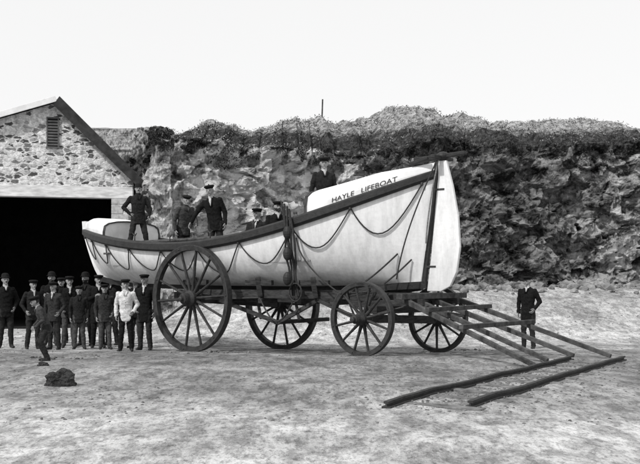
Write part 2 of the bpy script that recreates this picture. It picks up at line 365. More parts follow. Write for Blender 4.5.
for _ in range(160):
    i=random.randrange(150,len(ts)-40); j=random.randrange(15,NV-3); v=verts[i*rows+j]
    if noise.noise(Vector((v[0]*.4,v[2]*.6,8)))>.05: tuft(v,.07,14,.2,0,.5)
mb.obj('cliff_vegetation',[M_veg,M_grass],fix=False)
mb=MB()
for _ in range(1300):
    t=random.uniform(7.2,14); p=cat(pp,t); y=p.y-abs(random.gauss(0,.8))+.2; x=p.x+random.gauss(0,.3); r=.03+.22*random.random()**3
    stone(mb,(x,y,g0(x,y)+r*.3),r,.7)
mb.obj('scree',[mat('scree_rock',.3,.08,2,.95,.5)])
mb=MB(); b=(322-320)*42/900; beam(mb,(b,42,8.7),(b+.03,42,9.6),.07,.07); mb.obj('marker_post',[M_pole],bevel=.01)

# ---------------------------------------------------------------- boathouse
BH=empty('stone_boathouse')
yf=30.0; yb=37.6; th=.45; zg0=-.6
mb=MB()
def box(mb,x0,x1,y0,y1,z0,z1,mi=0):
    v=[(x,y,z) for z in (z0,z1) for y in (y0,y1) for x in (x0,x1)]
    mb.add(v,[(0,1,3,2),(4,6,7,5),(0,4,5,1),(2,3,7,6),(0,2,6,4),(1,5,7,3)],mi)
def prism(mb,poly,y0,y1,mi=0):
    n=len(poly); v=[(x,y0,z) for x,z in poly]+[(x,y1,z) for x,z in poly]
    mb.add(v,[tuple(range(n)),tuple(range(2*n-1,n-1,-1))]+[(i,i+n,(i+1)%n+n,(i+1)%n) for i in range(n)],mi)
XL,XR,XA=-14.4,-6.27,-8.77; OL,OR=-11.1,-6.98; ZL0,ZL1=3.97,4.36; ZE=4.66; ZA=7.12; ZEL=5.2
box(mb,XL,OL,yf,yf+th,zg0,ZL1); box(mb,OR,XR,yf,yf+th,zg0,ZL1)
prism(mb,[(XL,ZL1),(XR,ZL1),(XR,ZE),(XA,ZA),(XL,ZEL)],yf,yf+th)
box(mb,XL,XL+th,yf+th,yb,zg0,ZEL-.05); box(mb,XR-th,XR,yf+th,yb,zg0,ZE-.05)
prism(mb,[(XL,zg0),(XR,zg0),(XR,ZE),(XA,ZA),(XL,ZEL)],yb,yb+th)
mb.obj('walls',[M_rubble],BH)
mb=MB(); box(mb,OL-.45,OR+.68,yf-.03,yf+th-.05,ZL0,ZL1-.003); mb.obj('door_lintel',[M_lintel],BH,bevel=.01)
mb=MB(); z=-.45; i=0
while z<3.85:
    w=.55 if i%2 else .36; box(mb,OR-.02,OR+w,yf-.02,yf+.3,z,z+.31); z+=.325; i+=1
mb.obj('quoins',[mat('granite_quoin',.5,.3,8,.9,.4)],BH,bevel=.012)
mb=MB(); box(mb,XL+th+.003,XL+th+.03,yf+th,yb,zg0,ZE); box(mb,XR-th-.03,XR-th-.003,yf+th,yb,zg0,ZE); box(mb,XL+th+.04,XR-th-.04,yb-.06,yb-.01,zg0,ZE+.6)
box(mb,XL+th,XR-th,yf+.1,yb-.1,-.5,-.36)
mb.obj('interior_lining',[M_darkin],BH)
mb=MB()
for x in (-12.5,-10.4,-8.77,-7.2): beam(mb,(x,yf+1,ZE-.2),(x,yb-.1,ZE-.2),.15,.2)
for y in (31.5,33.5,35.5): beam(mb,(XL+th,y,ZE-.02),(XR-th,y,ZE-.02),.15,.2)
mb.obj('roof_timbers',[M_darkin],BH)
def roofside(sgn,hw,sl):
    mb=MB(); 
    xe=XA+sgn*hw; ze=ZA-hw*sl
    nrm=Vector((sgn*sl,0,1)).normalized()
    y0,y1=yf-.28,yb+.6
    rows_=14
    for i in range(rows_):
        a,b=i/rows_,(i+1)/rows_+.02
        p0=Vector((XA+(xe-XA)*a,0,ZA+.04+(ze-ZA)*a)); p1=Vector((XA+(xe-XA)*min(b,1),0,ZA+.04+(ze-ZA)*min(b,1)))
        n0=nrm*.09; l=nrm*.025
        q=[p0,p1,p1+n0+l,p0+n0]
        mb.add([(c.x,y0,c.z) for c in q]+[(c.x,y1,c.z) for c in q],[(0,1,2,3),(7,6,5,4),(0,4,5,1),(1,5,6,2),(2,6,7,3),(3,7,4,0)])
    mb.obj('roof_slope',[M_slate],BH)
    mb=MB(); n0=nrm*.14; d=nrm*-.15
    p0=Vector((XA,0,ZA+.03)); p1=Vector((xe,0,ze+.03)); q=[p0+d+Vector((0,0,-.05)),p1+d,p1+n0,p0+n0+Vector((0,0,.03))]
    if sgn<0: q=[p0+d*.3,p1+d*.3,p1+n0,p0+n0]
    mb.add([(c.x,y0-.05,c.z) for c in q]+[(c.x,y0-.003,c.z) for c in q],[(0,1,2,3),(7,6,5,4),(0,4,5,1),(1,5,6,2),(2,6,7,3),(3,7,4,0)])
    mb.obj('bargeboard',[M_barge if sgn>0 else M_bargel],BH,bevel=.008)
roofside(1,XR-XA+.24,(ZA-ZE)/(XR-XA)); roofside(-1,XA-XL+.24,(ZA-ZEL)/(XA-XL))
mb=MB(); cx=(53-320)/30; z0=1.31+(277-147)/30; z1=1.31+(277-119)/30
box(mb,cx-.20,cx-.16,yf-.06,yf-.003,z0,z1,0); box(mb,cx+.16,cx+.20,yf-.06,yf-.003,z0,z1,0); box(mb,cx-.20,cx+.20,yf-.07,yf-.004,z1,z1+.05,0); box(mb,cx-.22,cx+.22,yf-.08,yf-.004,z0-.05,z0,0)
box(mb,cx-.16,cx+.16,yf-.012,yf-.005,z0,z1,1)
for i in range(9):
    z=z0+.05+i*(z1-z0-.06)/9; beam(mb,(cx-.16,yf-.035,z+.02),(cx+.16,yf-.035,z+.02),.035,.06,0)
mb.obj('gable_louver',[M_slat,M_darkin],BH)
a_=R(13.5); piv=Vector((XA,yf,0)); BH.rotation_euler=(0,0,a_); BH.location=piv-Matrix.Rotation(a_,3,'Z')@piv

# ---------------------------------------------------------------- rails
RT=empty('railway_track')
d=Vector((.53,.848,0)).normalized(); pr=Vector((d.y,-d.x,0))
A=Vector((.66,9.0,0)); B=Vector((1.50,9.0,0))
mb=MB()
for A0,L0 in ((A,6.6),(B,6.4)):
    pts=[]
    for i in range(int(L0/.35)+1):
        p=A0+d*(i*.35); p.z=g(p.x,p.y)+.008; pts.append(p)
    for i in range(len(pts)-1):
        a,b=pts[i],pts[i+1]
        for dz,w_,h_ in ((.0,.10,.02),(.024,.018,.036),(.05,.055,.024)): beam(mb,a+Vector((0,0,dz)),b+Vector((0,0,dz)),w_,h_)
mb.obj('rails',[M_rail],RT)
mb=MB()
for i in range(10):
    c=A+d*(.35+i*.64+random.uniform(-.04,.04))+pr*.36; a=c-pr*random.uniform(.52,.6)+d*random.uniform(-.04,.04); b=c+pr*random.uniform(.52,.62)
    beam(mb,(a.x,a.y,g(a.x,a.y)-.018),(b.x,b.y,g(b.x,b.y)-.018),.15,.06)
mb.obj('sleepers',[mat('half_buried_sleeper',.2,.06,6,.9,.4)],RT,bevel=.01)
mb=MB()
for i in range(900):
    p=A+d*random.uniform(0,6.5)+pr*random.gauss(.36,.36); r=random.uniform(.006,.022); stone(mb,(p.x,p.y,g(p.x,p.y)+r*.2),r)
mb.obj('ballast',[M_peb],RT)

# ---------------------------------------------------------------- lifeboat
TH=R(38); CA,SA=math.cos(TH),math.sin(TH)
def bw(s,t,z): return Vector((-1.849+CA*s+SA*t,19.52-SA*s+CA*t,z))
cg=np.polyfit([-5,-2.7,0,2.7,5.2],[2.44,2.12,1.99,2.42,3.26],4)
def zgun(s): return float(np.polyval(cg,s))
def zkeel(s): return float(np.interp(s,[-5.2,-4.6,-4.0,-3.2,-2,0,2,4,5.2],[1.5,1.32,1.22,1.16,1.14,1.12,1.12,1.16,1.22]))
HB=1.2
def hbeam(sg): return .035+(HB-.035)*(1-abs(sg)**3.0)
def hull(sg,f):
    ff=max(0,min(1,f))
    L=(4.78+.27*ff) if sg>0 else (4.45+.70*ff**.6)
    s=sg*L; q=math.acos(1-ff)*2/math.pi
    p=.62+.75*abs(sg)**2.5
    t=hbeam(sg)*max(1e-6,math.sin(q*math.pi/2))**p
    t=max(t,.035)
    zk=zkeel(s); zg=zgun(s); return s,t,zk+(zg-zk)*f
LB=empty('lifeboat')
NS=72; NQ=16
sgs=[-math.cos(math.pi*i/NS)*.35+(-1+2*i/NS)*.65 for i in range(NS+1)]
def shell(inset,f0=0):
    rings=[]
    for sg in sgs:
        r=[]
        for k in range(NQ,-1,-1):
            f=1-math.cos(k/NQ*math.pi/2); f=f0+(1-f0)*f; s,t,z=hull(sg*(1-inset*.1),f); r.append(bw(s,-max(.01,t-inset),z))
        for k in range(1,NQ+1):
            f=1-math.cos(k/NQ*math.pi/2); f=f0+(1-f0)*f; s,t,z=hull(sg*(1-inset*.1),f); r.append(bw(s,max(.01,t-inset),z))
        rings.append(r)
    return rings
mb=MB(); loft(mb,shell(0),0,cap=True,closed=False); mb.obj('hull',[M_hull],LB,smooth=True)
mb=MB(); loft(mb,shell(.06,.1),0,cap=False,closed=False); mb.obj('inner_planking',[M_inside],LB,smooth=True)
mb=MB()
for sd in (-1,1):
    rings=[]
    for sg in sgs:
        s,t,z=hull(sg,1.0)
        zz=zgun(s); k=1-.25*abs(sg)**6
        prof=[(-.02,-.13),(.06,-.13),(.10,-.09),(.10,.03),(.06,.07),(-.05,.075)]
        rings.append([bw(s,sd*(t+a*k),zz+b*k) for a,b in prof])
    loft(mb,rings)
mb.obj('wale',[M_dark],LB,smooth=False)
mb=MB(); rings=[]
for s in np.linspace(-4.5,4.85,30):
    z=zkeel(s); rings.append([bw(s,-.06,z+.03),bw(s,.06,z+.03),bw(s,.05,z-.10),bw(s,-.05,z-.10)])
loft(mb,rings); 
rings=[]
for f in np.linspace(-.03,1.26,16):
    ff=min(max(f,0),1); s,t,z=hull(-1,ff); z=zkeel(s)+(zgun(s)-zkeel(s))*f; s-=max(0,f-1)*.1
    rings.append([bw(s-.07,-.04,z),bw(s-.07,.04,z),bw(s+.08,.05,z),bw(s+.08,-.05,z)])
loft(mb,rings,1)
mb.obj('keel_and_stem',[M_dark,M_hull],LB,smooth=False)
mb=MB(); rings=[]
for f in np.linspace(-.03,1.09,16):
    ff=min(max(f,0),1); s,t,z=hull(1,ff); z=zkeel(s)+(zgun(s)-zkeel(s))*f
    rings.append([bw(s-.03,-.045,z),bw(s-.03,.045,z),bw(s+.04,.04,z),bw(s+.04,-.04,z)])
loft(mb,rings); mb.obj('stern_post',[M_dark],LB)
rud=[(4.86,1.05),(5.15,1.05),(5.34,1.14),(5.47,1.4),(5.54,1.85),(5.50,2.4),(5.39,2.95),(5.29,3.3),(5.26,3.42),(5.10,3.42),(5.09,3.1),(5.02,2.4),(4.95,1.7)]
mb=MB(); n=len(rud); v=[bw(s,-.035,z) for s,z in rud]+[bw(s,.035,z) for s,z in rud]
mb.add(v,[tuple(range(n)),tuple(range(2*n-1,n-1,-1))]+[(i,i+n,(i+1)%n+n,(i+1)%n) for i in range(n)]); mb.obj('rudder',[M_hull],LB,bevel=.012)
mb=MB()
for z in (1.5,2.9): 
    s=float(np.interp(z,[1.1,3.3],[4.8,5.08])); beam(mb,bw(s-.05,0,z),bw(s+.2,0,z),.085,.035)
mb.obj('rudder_pintles',[M_iron],LB)
mb=MB(); beam(mb,bw(4.60,0,3.46),bw(5.64,0,3.53),.16,.10,0,.09,.06); beam(mb,bw(5.16,-.34,3.47),bw(5.16,.34,3.47),.09,.06); beam(mb,bw(4.62,-.20,3.38),bw(4.98,-.20,3.47),.08,.06)
ellipsoid(mb,bw(5.18,0,3.50),(.12,.12,.085)); mb.obj('rudder_yoke',[M_dark],LB,bevel=.01)
def boxh(sg):
    s=hull(sg,1)[0]
    if sg>0: return float(np.interp(s,[2.6,2.9,4.0,5.05],[.55,.58,.46,.20]))
    return float(np.interp(s,[-5.2,-4.6,-3.8,-3.3],[.20,.38,.44,.40]))
def endbox(a,b,name):
    mb=MB(); rings=[]
    for sg in np.linspace(a,b,26):
        s,t,z=hull(sg,1); zz=zgun(s); h=boxh(sg); sec=[(1-.03/max(t,.04) if t>.06 else .5,-.02),(.97,.35*h),(.93,.68*h),(.8,.84*h),(.5,.96*h),(.2,h)]
        t0=t-.02; r=[bw(s,-t0*min(1,k),zz+q) for k,q in sec]+[bw(s,t0*min(1,k),zz+q) for k,q in reversed(sec)]
        rings.append(r)
    loft(mb,rings); mb.obj(name,[M_box],LB,smooth=False)
endbox(.545,.995,'stern_end_box'); endbox(-.995,-.655,'bow_end_box')
mb=MB()
for sg in (.545,-.655):
    s,t,z=hull(sg,1); zz=zgun(s); h=boxh(sg); sec=[(.97,.02),(.97,.35*h),(.93,.68*h),(.8,.84*h),(.5,.96*h),(.2,h)]
    pts=[bw(s,-t*k,zz+q+.01) for k,q in sec]+[bw(s,t*k,zz+q+.01) for k,q in reversed(sec)]
    for i in range(len(pts)-1): beam(mb,pts[i],pts[i+1],.05,.03)
mb.obj('box_coaming',[M_pole],LB)
mb=MB(); rings=[]
for sg in np.linspace(-.66,.56,24):
    s,t,z=hull(sg,.52); zf=1.56+.03*(s if s>0 else -s*.5); rings.append([bw(s,-t+.05,zf),bw(s,t-.05,zf),bw(s,t-.05,zf-.03),bw(s,-t+.05,zf-.03)])
loft(mb,rings); mb.obj('floor_boards',[M_inside],LB)
mb=MB()
for s in (-2.2,-1.0,.2,1.3,2.2):
    t=hbeam(s/5)-.05; z=zgun(s)-.16
    beam(mb,bw(s,-t,z),bw(s,t,z),.24,.04)
beam(mb,bw(-2.95,-.9,zgun(-2.95)-.30),bw(-2.95,.9,zgun(-2.95)-.30),.75,.04)
mb.obj('thwarts',[M_pole],LB,bevel=.006)
mb=MB()
for t,z in ((-.75,.0),(-.62,.03),(.7,.02)):
    capsule(mb,bw(-2.4,t,zgun(-2.2)+.02+z),bw(2.0,t,zgun(1.6)+z-.02),.025,.03,8)
mb.obj('oars',[M_pole],LB)
mb=MB()
for s in (-1.95,-.75,.45,1.6):
    for sd in (-1,1):
        t=hbeam(s/5); z=zgun(s)+.07; capsule(mb,bw(s,sd*t,z),bw(s,sd*t,z+.14),.014,.014,8); capsule(mb,bw(s-.06,sd*t,z+.16),bw(s,sd*t,z+.10),.012,.012,8); capsule(mb,bw(s+.06,sd*t,z+.16),bw(s,sd*t,z+.10),.012,.012,8)
mb.obj('rowing_crutches',[M_iron],LB,smooth=True)
sgl=[-.96,-.8,-.62,-.42,-.2,.02,.25,.50,.73,.965]
def onhull(sg,dz,out=.03,sd=-1):
    s1,t1,z1=hull(sg,1); zg=zgun(s1); zk=zkeel(s1); f=1-dz/(zg-zk); s,t,z=hull(sg,f); return bw(s,sd*(t+out),z)
for sd in (-1,1):
    for i in range(len(sgl)-1):
        a,b=sgl[i],sgl[i+1]; sag=.42 if i<6 else .50; sag*=random.uniform(.85,1.15)
        pts=[onhull(a+(b-a)*u,.12+sag*4*u*(1-u)*(1+.15*math.sin(u*3)),.035,sd) for u in np.linspace(0,1,15)]
        rope('lifeline',pts,.0135,M_rope,LB)
mb=MB()
for sg in sgl: 
    for sd in (-1,1): ellipsoid(mb,onhull(sg,.13,.05,sd),(.03,.03,.04),8,6)
mb.obj('lifeline_eyes',[M_iron],LB)
for k,ds in enumerate((-.10,-.05,.0,.05,.10)):
    pts=[]
    for z in np.linspace(zgun(2.5)+.38-.05*k,.95,14):
        zg=zgun(2.5); f=min(1,(z-zkeel(2.5))/(zg-zkeel(2.5))); f=max(.0,f); s,t,_=hull((2.5+ds)/5.0,f)
        pts.append(bw(2.5+ds*(1+.5*math.sin(z*5+k)),-(max(t,.85)+.13+.01*k),z))
    rope('lashing',pts,.02,M_rope,LB)
mb=MB()
for z in (2.15,1.75,1.28): ellipsoid(mb,bw(2.5,-1.2,z),(.085,.085,.13),12,8)
mb.obj('tackle_blocks',[M_dark],LB)
pts=[bw(2.65+1.25*u,-1.12-.05*math.sin(u*3),2.05-1.15*u**.6) for u in np.linspace(0,1,16)]; rope('loose_fall',pts,.014,M_rope,LB)
pts=[bw(5.12-.55*u,-.12-.5*math.sin(u*1.8),3.42-2.15*u) for u in np.linspace(0,1,16)]; rope('yoke_line',pts,.014,M_rope,LB)
pts=[bw(5.14-.22*u,-.1-.10*math.sin(u*2.4),3.42-1.5*u) for u in np.linspace(0,1,16)]; rope('yoke_line',pts,.014,M_ropel,LB)
for (sg_,dz_,s2,t2,z2,sg2) in ((.95,1.45,3.75,-.86,1.02,.20),(.90,1.25,3.5,-.84,1.02,.14)):
    a=onhull(sg_,dz_,.03); b=bw(s2,t2,z2)
    pts=[a.lerp(b,u)+Vector((0,0,-sg2*math.sin(u*math.pi)))+Vector((-SA,-CA,0))*.10*math.sin(u*math.pi) for u in np.linspace(0,1,16)]; rope('stern_lashing',pts,.016,M_rope,LB)
cu=bpy.data.curves.new('t','FONT'); cu.body='HAYLE   LIFEBOAT'; cu.size=1; cu.resolution_u=3; cu.offset=.008
to=bpy.data.objects.new('t',cu); COL.objects.link(to); bpy.context.view_layer.update()
me=bpy.data.meshes.new_from_object(to.evaluated_get(bpy.context.evaluated_depsgraph_get()))
bm=bmesh.new(); bm.from_mesh(me); bmesh.ops.subdivide_edges(bm,edges=[e for e in bm.edges if e.calc_length()>.2],cuts=2); 
mx=max(v.co.x for v in bm.verts)
for v in bm.verts:
    u=v.co.x/mx; s=3.28+u*1.16; sg=s/5.05; ss,t,z=hull(sg,1); h=boxh(sg); y=v.co.y*.125
    zoff=.115+y-.02*u; kk=float(np.interp(zoff,[-.02,.35*h,.68*h,.84*h],[1,.97,.93,.8]))
    v.co=bw(ss,-((t-.02)*kk+.008),zgun(ss)+zoff)
bm.to_mesh(me); bm.free(); me.name='lettering'; me.materials.clear(); me.materials.append(M_letter)
bpy.data.objects.remove(to); o=bpy.data.objects.new('lettering',me); COL.objects.link(o); o.parent=LB

# ---------------------------------------------------------------- carriage
CG=empty('lifeboat_carriage')
def wheel(name,s,t,r,ns,fel,wid,sd):
    p=bw(s,t,0); z=g(p.x,p.y)+r-.01; c=Vector((p.x,p.y,z))
    ax=Vector((SA,CA,0))*sd; x=Vector((CA,-SA,0)); y=ax.cross(x).normalized()
    M=Matrix.Translation(c)@Matrix(((x.x,y.x,ax.x,0),(x.y,y.y,ax.y,0),(x.z,y.z,ax.z,0),(0,0,0,1)))@Matrix.Rotation(random.random(),4,'Z')
    mb=MB(); w=wid/2
    lathe(mb,[(r-fel,-w*.85),(r-.02,-w),(r-.02,w),(r-fel,w*.85)],M,72,0)
    lathe(mb,[(r-.022,-w*1.04),(r,-w*1.04),(r,w*1.04),(r-.022,w*1.04)],M,72,1)
    hr=.085*r/.9+.03
    lathe(mb,[(hr*.55,-.24),(hr*.8,-.22),(hr*.85,-.12),(hr*1.25,-.07),(hr*1.25,.07),(hr*.9,.13),(hr*.75,.24),(hr*.5,.25)],M,24,0,closed=False)
    lathe(mb,[(hr*.88,-.22),(hr*.9,-.22),(hr*.93,-.17),(hr*.88,-.17)],M,24,1); lathe(mb,[(hr*.8,.17),(hr*.88,.17),(hr*.86,.22),(hr*.78,.22)],M,24,1)
    lathe(mb,[(.045,.25),(.045,.31),(.02,.32)],M,12,1,closed=False)
    for i in range(ns):
        a=2*math.pi*i/ns; d=Vector((math.cos(a),math.sin(a),0)); tt=Vector((-math.sin(a),math.cos(a),0)); zz=Vector((0,0,1))
        rings=[]
        for rr,ww,hh,zo in ((hr,.035,.05,.03),(hr+.12,.03,.04,.025),(r*.6,.024,.03,.01),(r-fel+.02,.024,.032,0)):
            k=.75+.25*r/1.1; rings.append([M@(d*rr+tt*(ww*k*math.cos(b))+zz*(hh*k*math.sin(b)-zo)) for b in [2*math.pi*q/8 for q in range(8)]])
        loft(mb,rings,0)
    for i in range(ns//2):
        a=2*math.pi*(i+.5)/(ns//2); 
        for sgn in (-1,1): ellipsoid(mb,M@Vector(((r-fel*.5)*math.cos(a),(r-fel*.5)*math.sin(a),sgn*w)),(.018,.018,.018),6,4,1)
    mb.obj(name,[M_spoke,M_iron],CG,smooth=False); return c
r1=wheel('main_wheel',0,-1.3,1.10,14,.105,.13,-1); r2=wheel('main_wheel',.12,1.42,1.06,14,.105,.13,1)
f1=wheel('fore_wheel',4.3,-1.3,.66,12,.08,.10,-1); f2=wheel('fore_wheel',4.3,1.3,.66,12,.08,.10,1)
mb=MB()
ax=Vector((SA,CA,0))
beam(mb,r1+ax*.2,r2-ax*.2,.16,.18); beam(mb,f1+ax*.2,f2-ax*.2,.14,.15)
for t in (-.34,.34): beam(mb,bw(-1.5,t,.88),bw(4.95,t,.92),.10,.20)
for t in (-.82,.82): beam(mb,bw(-.9,t,.96),bw(3.6,t*.9,.98),.09,.17)
for s in (-1.2,-.3,.6,1.5,2.5,3.3,4.0,4.7): beam(mb,bw(s,-.5 if s>3.4 or s<-.9 else -.86,.84),bw(s,.5 if s>3.4 or s<-.9 else .86,.84),.11,.11)
beam(mb,bw(4.3,-1.0,.72),bw(4.3,1.0,.70),.22,.14)
for t in (-.62,.62): beam(mb,bw(3.6,t,.80),bw(5.15,t,.86),.09,.12)
for s in (-.3,1.5,2.9):
    for sd in (-1,1): 
        beam(mb,bw(s,sd*.84,.92),bw(s,sd*.93,1.30),.10,.12); beam(mb,bw(s-.35,sd*.88,1.20),bw(s+.35,sd*.88,1.20),.08,.10)
beam(mb,bw(3.5,-.7,1.0),bw(4.35,-.62,1.12),.09,.13); beam(mb,bw(3.5,.7,1.0),bw(4.35,.62,1.12),.09,.13)
beam(mb,bw(2.9,-.8,.88),bw(3.95,-.62,.45),.06,.07); beam(mb,bw(2.9,.8,.88),bw(3.95,.62,.45),.06,.07)
beam(mb,bw(.3,-.8,.84),bw(1.9,-.8,.42),.06,.08); beam(mb,bw(1.9,-.8,.40),bw(2.9,-.8,.86),.06,.08)
beam(mb,bw(1.9,-.85,.42),bw(1.9,.85,.42),.08,.08)
for s in (1.2,2.2): beam(mb,bw(s,-.6,.86),bw(s+.1,-.6,.46),.06,.06); beam(mb,bw(s,.6,.86),bw(s+.1,.6,.46),.06,.06)
mb.obj('chassis_timbers',[M_wood],CG,bevel=.008)
mb=MB(); p=bw(4.3,0,.86)
lathe(mb,[(.42,-.02),(.50,-.02),(.50,.02),(.42,.02)],Matrix.Translation(p),40); 
for s in (-.9,4.9): beam(mb,bw(s,-.42,1.0),bw(s,.42,1.0),.05,.05)
for sd in (-1,1):
    capsule(mb,bw(4.3,sd*1.05,.62),bw(5.05,sd*.9,.82),.016,.016,8); capsule(mb,bw(4.3,sd*1.05,.62),bw(3.6,sd*.6,.78),.016,.016,8)
    capsule(mb,bw(0,sd*1.1,.84),bw(1.5,sd*.8,.90),.018,.018,8)
mb.obj('ironwork',[M_iron],CG,smooth=True)
mb=MB()
def gp(s,t,dz): p=bw(s,t,0); return Vector((p.x,p.y,g(p.x,p.y)+dz))
P1=[(bw(4.9,-.85,.90),gp(7.95,-2.15,.04)),(bw(4.9,-.35,.86),gp(7.7,-1.15,.04)),(bw(4.9,.15,.88),gp(7.75,-.25,.05)),(bw(4.9,.85,.92),gp(8.1,.45,.04))]
for a,b in P1: beam(mb,a,b,.08,.09,0,.06,.065)
def al(i,u): return P1[i][0].lerp(P1[i][1],u)
beam(mb,bw(4.98,-1.15,.97),bw(4.98,1.15,.96),.12,.10)
for u in (.24,.52): 
    a,b=al(0,u),al(3,u); e_=(b-a)*.07; beam(mb,a-e_+Vector((0,0,.07)),b+e_+Vector((0,0,.07)),.08,.075)
beam(mb,al(0,.02)+Vector((0,0,-.06)),al(2,.24)+Vector((0,0,-.07)),.05,.06); beam(mb,al(3,.02)+Vector((0,0,-.06)),al(1,.24)+Vector((0,0,-.07)),.05,.06)
mb.obj('draught_poles',[M_pole],CG,bevel=.008)
pts=[bw(3.7+.6*u,-.95,1.02-.5*math.sin(u*math.pi)) for u in np.linspace(0,1,12)]; rope('chain',pts,.018,M_iron,CG)
pts=[bw(1.6+.9*u,-.98,.9-.45*math.sin(u*math.pi)) for u in np.linspace(0,1,12)]; rope('chain',pts,.016,M_iron,CG)
pts=[bw(2.55+.15*math.cos(a)+.004*a,-1.02-.005*a,1.02+.17*math.sin(a)) for a in np.linspace(0,25,90)]; rope('rope_coil',pts,.014,M_rope,CG)

# ---------------------------------------------------------------- people
def person(name,x,y,z,face,H=1.7,arms=('down','down'),legs='stand',lean=0,side=0,hyaw=0,hpitch=0,coat=None,trous=None,hat='cap',beard=False,headk=1.0,hem=.74,custom=None,shirt=True,seed=0,hatm=None,belt=False):
    rnd=random.Random(seed*31+5)
    coat=coat or M_coats[rnd.randrange(4)]; trous=trous or M_trous[rnd.randrange(3)]
    mb=MB(); segs=[]
    piv=Vector((0,0,.92)); Rl=Matrix.Rotation(R(lean),3,'X')@Matrix.Rotation(R(side+rnd.uniform(-1.5,1.5)),3,'Y')
    U=lambda p: piv+Rl@(Vector(p)-piv)
    w=rnd.uniform(.95,1.07)
    tor=[(hem,.178,.135,0),(.86,.178,.135,0),(.95,.168,.128,0),(1.07,.155,.118,0),(1.2,.166,.124,-.004),(1.31,.182,.124,-.004),(1.385,.188,.112,0),(1.43,.165,.095,.004),(1.465,.11,.078,.006),(1.49,.066,.066,.006),(1.535,.058,.062,.0),(1.58,.054,.058,-.004)]
    rings=[]
    for zz,rx,ry,cy in tor:
        ring=[]
        for j in range(28):
            a=2*math.pi*j/28; c,s_=math.cos(a),math.sin(a); e=.85
            q=Vector((w*rx*math.copysign(abs(c)**e,c),cy+ry*math.copysign(abs(s_)**e,s_),zz)); ring.append(U(q) if zz>.9 or legs!='stand' else U(q).lerp(q,min(1,(.9-zz)/.2)))
        rings.append(ring)
    loft(mb,rings); segs.append((U((0,0,hem+.1)),U((0,0,1.36)),.15,.15,0)); segs.append((U((0,0,1.50)),U((0,0,1.57)),.057,.055,2))
    hyaw+=rnd.uniform(-12,12); hd=U((0,-.012,1.635)); Rh=Rl@Matrix.Rotation(R(hyaw),3,'Z')@Matrix.Rotation(R(hpitch),3,'X')
    HP=lambda p: hd+Rh@(Vector(p)*headk)
    rings=[]
    for i in range(15):
        a=-math.pi/2+math.pi*(i+.5)/15; zz=math.sin(a); ring=[]
        for j in range(24):
            b=2*math.pi*j/24; xx=math.cos(a)*math.cos(b); yy=math.cos(a)*math.sin(b)
            jx=1-.30*max(0,-zz)**1.2; jy=1-(.35*max(0,-zz) if yy>0 else .02)
            ring.append(HP((.077*xx*jx,.097*yy*jy-(.010 if zz<-.3 and yy<0 else 0),.116*zz)))
        rings.append(ring)
    loft(mb,rings); segs.append((HP((0,.0,.03)),HP((0,-.02,-.04)),.088,.07,9))
    capsule(mb,HP((0,-.092,.022)),HP((0,-.112,-.022)),.010*headk,.016*headk,8)
    capsule(mb,HP((-.042,-.078,.032)),HP((.042,-.078,.032)),.013,.013,8)
    capsule(mb,HP((-.02,-.088,-.062)),HP((.02,-.088,-.062)),.012,.012,8)
    capsule(mb,HP((0,-.088,-.095)),HP((0,-.08,-.097)),.018,.02,8)
    for sx in (-1,1): ellipsoid(mb,HP((sx*.08,.008,.0)),(.013,.022,.034),8,6,rot=Rh)
    for i,sx in enumerate((-1,1)):
        hip=Vector((sx*.088,0,.90))
        jt=rnd.uniform(-.03,.03)
        if legs=='stand': kn=Vector((sx*.10,-.02+jt,.49)); an=Vector((sx*(.11+abs(jt)),.02+jt,.09)); toe=Vector((sx*(.14+abs(jt)),-.13+jt,.035))
        elif legs=='apart': kn=Vector((sx*.17,-.05,.50)); an=Vector((sx*.25,.0,.09)); toe=Vector((sx*.30,-.14,.035))
        elif legs=='sit': kn=Vector((sx*.12,-.43,.92)); an=Vector((sx*.12,-.42,.50)); toe=Vector((sx*.13,-.56,.44))
        elif legs=='bent': kn=Vector((sx*.13,-.16,.52)); an=Vector((sx*.12,.03,.09)); toe=Vector((sx*.15,-.13,.035))
        for a,b,ra,rb,l in ((hip,kn,.100,.074,1),(kn,an,.073,.060,1)):
            capsule(mb,a,b,ra,rb,14); segs.append((a,b,ra,rb,l))
        calf=kn.lerp(an,.3)+Vector((0,.012,0)); capsule(mb,calf,kn.lerp(an,.5)+Vector((0,.01,0)),.072,.066,12)
        heel=an+Vector((0,.025,-.045)); capsule(mb,heel,toe,.044,.038,12); segs.append((heel,toe,.044,.038,4)); capsule(mb,an,heel,.046,.045,12)
    hands=[]
    for i,sx in enumerate((-1,1)):
        sh=Vector((sx*.178*w,0,1.395)); k=arms[i]; j=rnd.uniform(-.02,.02)
        if custom and k in custom: el,wr=[Vector(q) for q in custom[k]]
        elif k=='down': el=Vector((sx*.245,.035,1.12+j)); wr=Vector((sx*.235,-.05+j,.88))
        elif k=='pocket': el=Vector((sx*.275,.07,1.14)); wr=Vector((sx*.195,-.075,.97))
        elif k=='folded': el=Vector((sx*.245,-.07,1.14)); wr=Vector((-sx*.02,-.185,1.17+.03*sx))
        elif k=='behind': el=Vector((sx*.25,.12,1.14)); wr=Vector((sx*.07,.17,.97))
        elif k=='lapel': el=Vector((sx*.26,-.02,1.14)); wr=Vector((sx*.09,-.17,1.24))
        elif k=='hip': el=Vector((sx*.36,.08,1.16)); wr=Vector((sx*.20,-.02,.99))
        elif k=='lap': el=Vector((sx*.24,-.05,1.13)); wr=Vector((sx*.10,-.28,1.02))
        sh,el,wr=U(sh),U(el),U(wr)
        capsule(mb,sh,el,.070,.056,14); capsule(mb,el,wr,.056,.043,14)
        segs.append((sh,el,.067,.052,0)); segs.append((el,wr,.052,.040,0))
        hands.append((el,wr,sx,k))
    sc=H/1.75
    me=mb.mesh('tmp'); ob=bpy.data.objects.new('tmp',me); COL.objects.link(ob)
